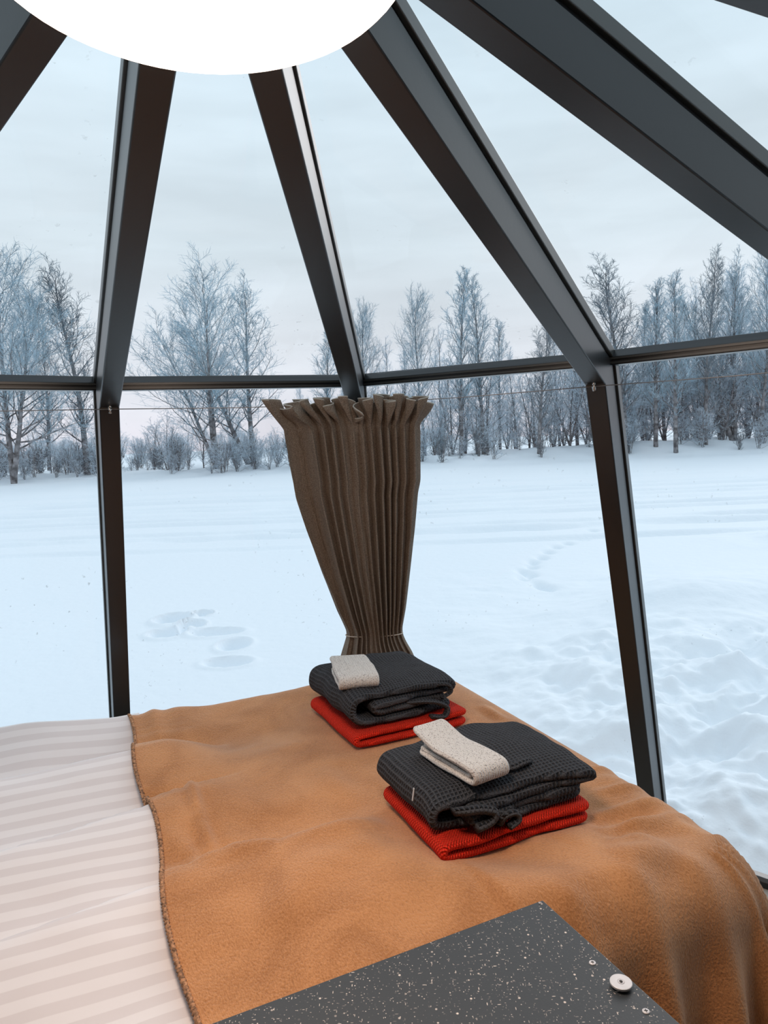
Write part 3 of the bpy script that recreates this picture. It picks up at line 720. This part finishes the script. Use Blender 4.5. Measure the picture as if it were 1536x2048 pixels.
build_duvet(.385, BW + .02, SH, SL + .04, near_z, 'white sateen-striped duvet nearer the viewer, its crest overlapping the shaded one')

# ------------------------------------------------------------------ folded clothes
def smooth_path(pts, step=.004, tau=.01):
    """pts: list of (p, q); corners rounded by Chaikin, then resampled"""
    P = [np.array(p, float) for p in pts]
    for _ in range(3):
        Q = [P[0]]
        for a, b in zip(P[:-1], P[1:]): Q += [a * .75 + b * .25, a * .25 + b * .75]
        Q.append(P[-1]); P = Q
    P = np.array(P); d = np.r_[0, np.cumsum(np.hypot(*np.diff(P, axis=0).T))]
    e = tau * .6 * (1 - np.cos(np.linspace(0, pi / 2, 6))); u = np.concatenate([e, np.linspace(e[-1], d[-1] - e[-1], max(6, int(d[-1] / step)))[1:-1], d[-1] - e[::-1]])
    return np.stack([np.interp(u, d, P[:, 0]), np.interp(u, d, P[:, 1])], 1), u
def folded_sheet(name, path, tau, width, origin, ang, material, parent, seed, step=.005, wig=.006, ragged=.012, puff=0.0, wstep=.006, lift=None):
    """cloth of thickness tau folded along path (p across, q up), width metres deep; p axis turned by ang, layers end unevenly"""
    P, u = smooth_path(path, step, tau); n = len(P)
    T = np.gradient(P, u, axis=0); T /= np.hypot(T[:, 0], T[:, 1])[:, None] + 1e-9; Nn = np.stack([-T[:, 1], T[:, 0]], 1)
    ed = tau * .55 / width * (1 - np.cos(np.linspace(0, pi / 2, 6))); w = np.concatenate([ed, np.linspace(ed[-1], 1 - ed[-1], int(width / wstep))[1:-1], 1 - ed[::-1]]); nw_ = len(w)
    U, Wd = np.meshgrid(u, w, indexing='ij')
    w0 = ragged * fbm(U * 6, U * 0 + seed, seed * 1.3, 3) * 2; w1 = width + ragged * fbm(U * 6, U * 0 + seed + 5, seed * 2.1, 3) * 2
    sh = tau * 1.1 * (1 - np.sqrt(1 - (1 - np.clip(np.minimum(U, u[-1] - U) / (tau * 1.6), 0, 1)) ** 2)); w0 = w0 + sh; w1 = w1 - sh
    WW = w0 + (w1 - w0) * Wd
    pinch = np.clip(np.minimum(Wd, 1 - Wd) * width / (tau * .55), 0, 1); pinch = np.sqrt(1 - (1 - pinch) ** 2)
    endp = np.clip(np.minimum(U, u[-1] - U) / (tau * .6), 0, 1); endp = np.sqrt(1 - (1 - endp) ** 2)
    th = tau * (.03 + .97 * pinch * endp) / 2
    dp = wig * fbm(WW * 7, U * 3 + 3, seed, 3); dq = wig * fbm(WW * 6 + 9, P[:, 0][:, None] * 6 + 0 * WW, seed + 3, 3)
    base_q = P[:, 1][:, None]; dq = dq * np.clip(base_q / .03, 0, 1)
    if puff: dq = dq + puff * np.sin(np.clip(Wd, 0, 1) * pi) * (base_q / max(P[:, 1].max(), .01))
    if lift is not None: dq = dq + lift(P[:, 0][:, None] + 0 * WW, WW, base_q + 0 * WW)
    def side(sg):
        x = P[:, 0][:, None] + dp + sg * Nn[:, 0][:, None] * th; z = base_q + dq + sg * Nn[:, 1][:, None] * th
        return x, np.maximum(z, 0.001)
    xa, za = side(1); xb, zb = side(-1)
    ca, sa = cos(ang), sin(ang); ex = np.array([ca, sa, 0]); ey = np.array([sa, -ca, 0])
    def pos(x, z):
        v = np.array(origin)[None, None, :] + x[..., None] * ex + WW[..., None] * ey; v[..., 2] += z; return v
    A, B = pos(xa, za), pos(xb, zb)
    V = np.concatenate([A, B[::-1]], 0); m = V.shape[0]
    uv = np.stack([np.concatenate([U, U[::-1] + .003], 0), np.concatenate([WW, WW[::-1]], 0)], -1).reshape(-1, 2)
    F = []
    for i in range(m):
        i1 = (i + 1) % m
        for j in range(nw_ - 1): F.append((i * nw_ + j, i * nw_ + j + 1, i1 * nw_ + j + 1, i1 * nw_ + j))
    for i in range(n - 1):
        ib = m - 1 - i
        F.append((i * nw_, (i + 1) * nw_, (ib - 1) * nw_, ib * nw_))
        a = nw_ - 1
        F.append((i * nw_ + a, ib * nw_ + a, (ib - 1) * nw_ + a, (i + 1) * nw_ + a))
    return mesh(name, V.reshape(-1, 3), F, material, parent, uv=uv)
def ribbon(name, pts, w, th, material, parent):
    """flat soft band following pts, width w roughly horizontal-vertical mix"""
    pts = [Vector(p) for p in pts]; fine = []
    for i in range(len(pts) - 1):
        p0 = pts[max(i - 1, 0)]; p1 = pts[i]; p2 = pts[i + 1]; p3 = pts[min(i + 2, len(pts) - 1)]
        for j in range(8):
            t = j / 8; fine.append(.5 * ((2 * p1) + (p2 - p0) * t + (2 * p0 - 5 * p1 + 4 * p2 - p3) * t * t + (3 * p1 - p0 - 3 * p2 + p3) * t ** 3))
    fine.append(pts[-1]); V = []; uv = []; L = 0; n = 12
    for i, p in enumerate(fine):
        t = (fine[min(i + 1, len(fine) - 1)] - fine[max(i - 1, 0)]).normalized()
        a = t.cross(Vector((E2.x, E2.y, 0))).normalized(); b = Vector((E2.x, E2.y, .15)).normalized()
        if i: L += (p - fine[i - 1]).length
        for k in range(n):
            an = 2 * pi * k / n; V.append(tuple(p + a * cos(an) * th / 2 + b * sin(an) * w / 2)); uv.append((L, w * .5 * sin(an) + .05))
    F = []
    for i in range(len(fine) - 1):
        for k in range(n): F.append((i * n + k, i * n + (k + 1) % n, (i + 1) * n + (k + 1) % n, (i + 1) * n + k))
    F.append(tuple(range(n))[::-1]); F.append(tuple((len(fine) - 1) * n + k for k in range(n)))
    return mesh(name, V, F, material, parent, uv=uv)

def red_cloth(o, ang, wd, dp, seed, label):
    r = thing('folded_red_cloth', label, 'knitted cloth', tuple(o))
    folded_sheet('folded_body', [(wd + .004, .0105), (.02, .0105), (-.008, .013), (-.012, .023), (-.006, .033), (.02, .0345), (wd * .55, .0345), (wd + .008, .036)], .0200, dp, o, ang, M_red, r, seed, wig=.004, ragged=.007)
    return r
def robe(o, ang, wd, dp, seed, label, h=.112, ply=.0235):
    r = thing('folded_robe', label, 'robe', tuple(o))
    d = h - .014; a = .0135; c = min(.064, d - ply * .95); b = (a + c) / 2
    lift = lambda p, w, q: (.004 * sst(.5, 1., p / wd) * sst(dp * .55, 0, w) * (q / h)) - .010 * sst(dp * .75, dp, w) * (q / h)
    folded_sheet('folded_body', [(wd - .01, a), (.06, a), (.012, a + .003), (-.008, h * .30), (-.012, h * .5), (-.004, h * .8), (.03, d), (.08, d), (wd * .6, d + .004), (wd - .05, d), (wd - .008, d - .004), (wd + .004, d - .018), (wd - .01, c), (wd - .06, c), (.12, c),
                 (.07, c - .002), (.06, (b + c) / 2), (.07, b), (.12, b), (wd * .6, b), (wd - .02, b - .002)], ply, dp, o, ang, M_waffle, r, seed, wig=.013, ragged=.016, puff=.010, lift=lift)
    return r
A0 = BA
z0 = TOP + .001
def pl(px, py, z): 
    p = onz(px, py, z); return Vector((p.x, p.y, z))
# far pile: origin at its far left corner, p along E1, width along E2
AF = BA + radians(2); 
o = Vector((-.262, 2.385, z0)); eF = Vector((cos(AF), sin(AF), 0)); nF = Vector((sin(AF), -cos(AF), 0))
red_cloth(o, AF, .365, .385, 3.0, 'red knitted cloth folded under the farther grey robe')
o2 = o + Vector((-.004, .012, .0455)) 
rb = robe(o2, AF, .345, .365, 4.0, 'charcoal waffle robe folded on red cloth, the farther pile by the curtain', h=.104)
f = lambda a, b, z: o2 + eF * a + nF * b + Vector((0, 0, z))
ribbon('belt', [f(.17, .355, .050), f(.22, .378, .052), f(.27, .385, .040), f(.30, .388, .018), f(.285, .392, -.004), f(.24, .39, .004)], .030, .016, M_waffle, rb)
ribbon('collar_loop', [f(.27, .35, .088), f(.315, .372, .085), f(.322, .374, .062), f(.29, .372, .048)], .024, .012, M_waffle, rb)
# near pile
AN = BA + radians(-1); eN = Vector((cos(AN), sin(AN), 0)); nN = Vector((sin(AN), -cos(AN), 0))
o = Vector((-.014, 1.737, z0))
red_cloth(o, AN, .374, .318, 7.0, 'red knitted cloth folded under the nearer grey robe')
o3 = o + Vector((-.012, .022, .0455))
rb = robe(o3, AN, .390, .318, 9.0, 'charcoal waffle robe folded on red cloth, the nearer pile with a small grey tag', h=.088, ply=.0205)
f = lambda a, b, z: o3 + eN * a + nN * (b - .020) + Vector((0, 0, z * .88))
ribbon('belt', [f(.03, .335, .060), f(.05, .352, .066), f(.085, .358, .064), f(.115, .362, .050), f(.105, .362, .030), f(.07, .362, .022)], .030, .022, M_waffle, rb)
ribbon('belt', [f(.135, .345, .004), f(.145, .356, .030), f(.168, .360, .034), f(.175, .362, .016), f(.150, .364, .004)], .028, .016, M_waffle, rb)
ribbon('collar_loop', [f(.17, .26, .098), f(.205, .285, .106), f(.24, .285, .112), f(.262, .275, .106), f(.268, .262, .094)], .030, .018, M_waffle, rb)
tg = mesh('tag', *prism([f(-.021, .235, .052 + 0), f(-.021, .240, .052), f(-.016, .240, .084), f(-.016, .235, .084)], [f(-.0225, .235, .052), f(-.0225, .240, .052), f(-.0175, .240, .084), f(-.0175, .235, .084)]), M_tag, rb, smooth=False)
tg['label'] = 'small pale grey tag'
# socks: folded towards the viewer, so the path runs along the depth axis
def socks(o, ang, wd, ln, seed, label, rise=.0):
    r = thing('folded_socks', label, 'socks', tuple(o))
    a2 = ang - pi / 2                        # p axis = towards the viewer
    # with ex = towards viewer, ey = a2's right hand side: shift so that the width runs along +E1
    oo = Vector(o) + Vector((cos(ang), sin(ang), 0)) * wd
    lift = lambda p, w, q: rise * sst(.10, -.03, p) * (q > .030)
    folded_sheet('sock', [(-.01, .0355), (.03, .036), (ln - .035, .040), (ln - .008, .038), (ln + .002, .024), (ln - .008, .009), (ln - .04, .007), (.05, .007), (.01, .008)], .0125, wd, oo, a2, M_sock, r, seed, step=.004, wig=.004, ragged=.004, lift=lift, wstep=.004)
    folded_sheet('sock', [(.02, .0285), (ln - .05, .030), (ln - .025, .028), (ln - .021, .0225), (ln - .025, .017), (ln - .05, .0165), (.015, .0165)], .0090, wd - .012, oo + Vector((-.004, 0, 0)), a2, M_sock, r, seed + 2, step=.004, wig=.002, ragged=.004, wstep=.005)
    return r
zt = o2.z + .099
socks(Vector((-.205, 2.345, zt + .004)), AF - radians(14), .125, .235, 12.0, 'pair of speckled grey wool socks folded on the farther robe')
zt = o3.z + .085
socks(Vector((.050, 1.700, zt + .005)), AN + radians(9), .10, .235, 15.0, 'pair of speckled grey wool socks folded on the nearer robe, one cuff raised', rise=.025)

# ------------------------------------------------------------------ curtain on its wire
JI = [rp(k, rib_profile(k, -.006)[1]) for k in range(NS)]
wr = thing('curtain_wire', 'thin steel curtain wire strung along the ribs below the ring beam', 'wire', tuple(JI[2]))
for k in (11, 0, 1, 2, 3, 4):
    a, b = JI[k], JI[(k + 1) % NS]
    V, F = tube([a, a.lerp(b, .5) + Vector((0, 0, -.004)), b], .0016, 6); mesh('wire', V, F, M_wire, wr)
for k in (0, 1, 2, 3, 4):
    d = rib_dir(k); t = Vector((d.y, -d.x, 0)); p = JI[k]
    V1 = tube([p + d * .008 + Vector((0, 0, .010)), p - d * .006 + Vector((0, 0, .010)), p - d * .010 + Vector((0, 0, .004))], .0045, 8)
    V2 = tube([p - d * .006 + Vector((0, 0, .008)), p - d * .010 + Vector((0, 0, -.002)), p - d * .004 + Vector((0, 0, -.012))], .0055, 8)
    V3 = tube([p - t * .008 + Vector((0, 0, .012)), p + t * .008 + Vector((0, 0, .012))], .002, 6)
    V, F = join([V1, V2, V3]); mesh('wire_clip', V, F, M_steel, wr)
def build_curtain():
    # (z, left x, right x, y)
    rows = [(1.742, -.372, .170, 2.44), (1.700, -.352, .155, 2.445), (1.655, -.328, .134, 2.455), (1.60, -.322, .132, 2.475), (1.45, -.312, .130, 2.53)]
    for pxl, pxr, py in ((590, 835, 985), (612, 829, 1060), (640, 820, 1145), (672, 811, 1225), (694, 803, 1272), (689, 809, 1290), (680, 828, 1322)):
        Y = 2.455 + (2.75 - 2.455) * min(1, (py - 865) / (1275 - 865)); a, b = aty(pxl, py, Y), aty(pxr, py, Y); rows.append(((a.z + b.z) / 2, a.x, b.x, Y))
    l = rows[-1]; rows.append((.60, l[1] - .03, l[2] + .03, 2.72))
    rows = np.array(rows); zz = rows[::-1, 0]
    zs = np.concatenate([np.linspace(1.742, 1.64, 16), np.linspace(1.632, .62, 110)])
    XL = np.interp(zs, zz, rows[::-1, 1]); XR = np.interp(zs, zz, rows[::-1, 2]); YY = np.interp(zs, zz, rows[::-1, 3])
    k = np.ones(5) / 5
    for arr in (XL, XR, YY):
        sm = np.convolve(np.pad(arr, 2, mode='edge'), k, 'valid'); arr[16:] = sm[16:]
    nu = 620; u = np.linspace(0, 1, nu); U, Z = np.meshgrid(u, zs, indexing='ij')
    g = np.where(U < .20, .075 * U / .20, .075 + .925 * (U - .20) / .80)
    hd = sst(1.655, 1.742, Z)                                # in the ruffled header
    g = g * (1 - hd) + hd * (.55 * g + .45 * U)
    n = 12.5
    ph = 2 * pi * n * g + 4.2 * fbm(U * 4.5, Z * .5, 2.0, 2) + .6
    span_ = (XR - XL)[None, :]
    waist = np.exp(-((Z - .845) / .06) ** 2)
    pinch = np.exp(-((Z - 1.652) / .016) ** 2)
    amp = (.019 + .012 * vnoise(U * 11, Z * .8, 4.4)) * (1 - .30 * waist) * (1 - .55 * pinch) + .020 * hd
    lat = .0065 * (1 - .5 * pinch) * (1 + 1.8 * hd) * np.sin(2 * ph + 1.2 * hd * np.sin(U * 40)) * (span_ / .46)
    X = XL[None, :] + span_ * U + lat
    wide = np.exp(-((U - .10) / .07) ** 2)
    dy = -amp * np.sin(ph) * (1 - .45 * wide * (1 - hd)) + .006 * fbm(U * 30, Z * 9, 1.0, 3)
    # back half of the bunch curves away round the post
    Y = YY[None, :] + dy + .06 * (2 * U - 1) ** 2 * (1 - hd) * sst(1.6, 1.0, Z) - .012 * hd
    Zr = Z + hd * .014 * np.sin(ph * .5 + U * 9) * 1.0 - hd * .012 * fbm(U * 14, Z, 3.0, 2)
    Zr = Zr - np.exp(-((U - .53) / .03) ** 2) * hd * .045
    P = np.stack([X, Y, Zr], -1); root = thing('curtain', 'taupe brown gathered curtain hanging on the wire, tied in at the bottom', 'curtain', (float(X[300, -1]), float(Y[300, -1]), .62))
    F = grid_faces_np(nu, len(zs))
    zz2 = np.broadcast_to(Z, U.shape); uv = np.stack([U * 2.2, zz2], -1).reshape(-1, 2)
    c = mesh('gathered_cloth', P.reshape(-1, 3), F, M_curtain, root, uv=uv); s = c.modifiers.new('thickness', 'SOLIDIFY'); s.thickness = .0022; s.offset = 0
    V, F = tube([tuple(p) for p in P[::2, 0]], .0026, 6); mesh('header_edge', V, F, M_hem, root)
    i = int(np.argmin(abs(zs - .845))); cen = P[:, i].mean(0); hw = (P[:, i, 0].max() - P[:, i, 0].min()) / 2
    ring = [(cen[0] + (hw + .002) * cos(a), cen[1] + .022 + (.034) * sin(a), .845 + .003 * sin(a)) for a in np.linspace(0, 2 * pi, 61)]
    V, F = tube(ring, .0018, 6); mesh('tieback_cord', V, F, M_cord, root)
build_curtain()

# ------------------------------------------------------------------ cabinet with speckled top
ZC = .95; pc = onz(1085, 1800, ZC); pa = onz(420, 2048, ZC); pb = onz(1365, 2048, ZC)
ca = (pa - pc).normalized(); cb = Vector((-ca.y, ca.x, 0)); 
if cb.dot(pb - pc) < 0: cb = -cb
def cbx(a0, a1, b0, b1, z0, z1):
    q = [(a0, b0), (a1, b0), (a1, b1), (a0, b1)]
    return prism([pc + ca * a + cb * b + Vector((0, 0, z0 - ZC)) for a, b in q], [pc + ca * a + cb * b + Vector((0, 0, z1 - ZC)) for a, b in q])
cab = thing('cabinet', 'dark speckled cabinet top in the foreground with screws and a metal disc', 'cabinet', tuple(Vector((pc.x, pc.y, FZ)) + ca * .5 + cb * .25))
V, F = cbx(0, 1.05, 0, .50, ZC - .022, ZC); mesh('worktop', V, F, M_counter, cab, smooth=False, bevel=.0012)
for nm, a in (('side_panel', (.02, .038, .02, .48)), ('side_panel', (1.01, 1.028, .02, .48)), ('back_panel', (.038, 1.01, .02, .035))):
    V, F = cbx(*a, FZ, ZC - .022); mesh(nm, V, F, M_cabinet, cab, smooth=False)
for px, py, r, nm in ((1185, 1926, .0042, 'screw'), (1292, 2023, .0042, 'screw'), (1080, 1806, .0020, 'screw')):
    p = onz(px, py, ZC)
    V, F = lathe([(r * .1, -.001), (r, -.001), (r, .0006), (r * .8, .0011), (r * .1, .0012)], (p.x, p.y, ZC), 20); s = mesh(nm, V, F, M_board, cab)
    V, F = join([prism([p + Vector((x * r * .5, y * r * .5, .0011)) for x, y in q], [p + Vector((x * r * .5, y * r * .5, .0016)) for x, y in q]) for q in ([(-1, -.22), (1, -.22), (1, .22), (-1, .22)], [(-.22, -1), (.22, -1), (.22, 1), (-.22, 1)])])
    mesh('cross_recess', V, F, M_hole, s, smooth=False)
p = onz(1242, 1963, ZC + .006); R = .0128
V, F = lathe([(R * .3, -.0030), (R * .97, -.0030), (R, -.0026), (R, -.0004), (R * .95, .0), (R * .34, .0), (R * .30, -.0006), (R * .28, .0002), (R * .20, .0002), (R * .14, -.0006)], (p.x, p.y, ZC + .006), 40); dsc = mesh('metal_disc', V, F, M_board, cab, smooth=False)
V, F = lathe([(R * .45, -.008), (R * .45, -.003)], (p.x, p.y, ZC + .006), 20); mesh('spacer', V, F, M_steel, dsc)
V, F = lathe([(.0001, .0), (R * .12, .0), (R * .12, .0012), (.0001, .0012)], (p.x, p.y, ZC + .0058), 12); mesh('screw_hole', V, F, M_hole, dsc)
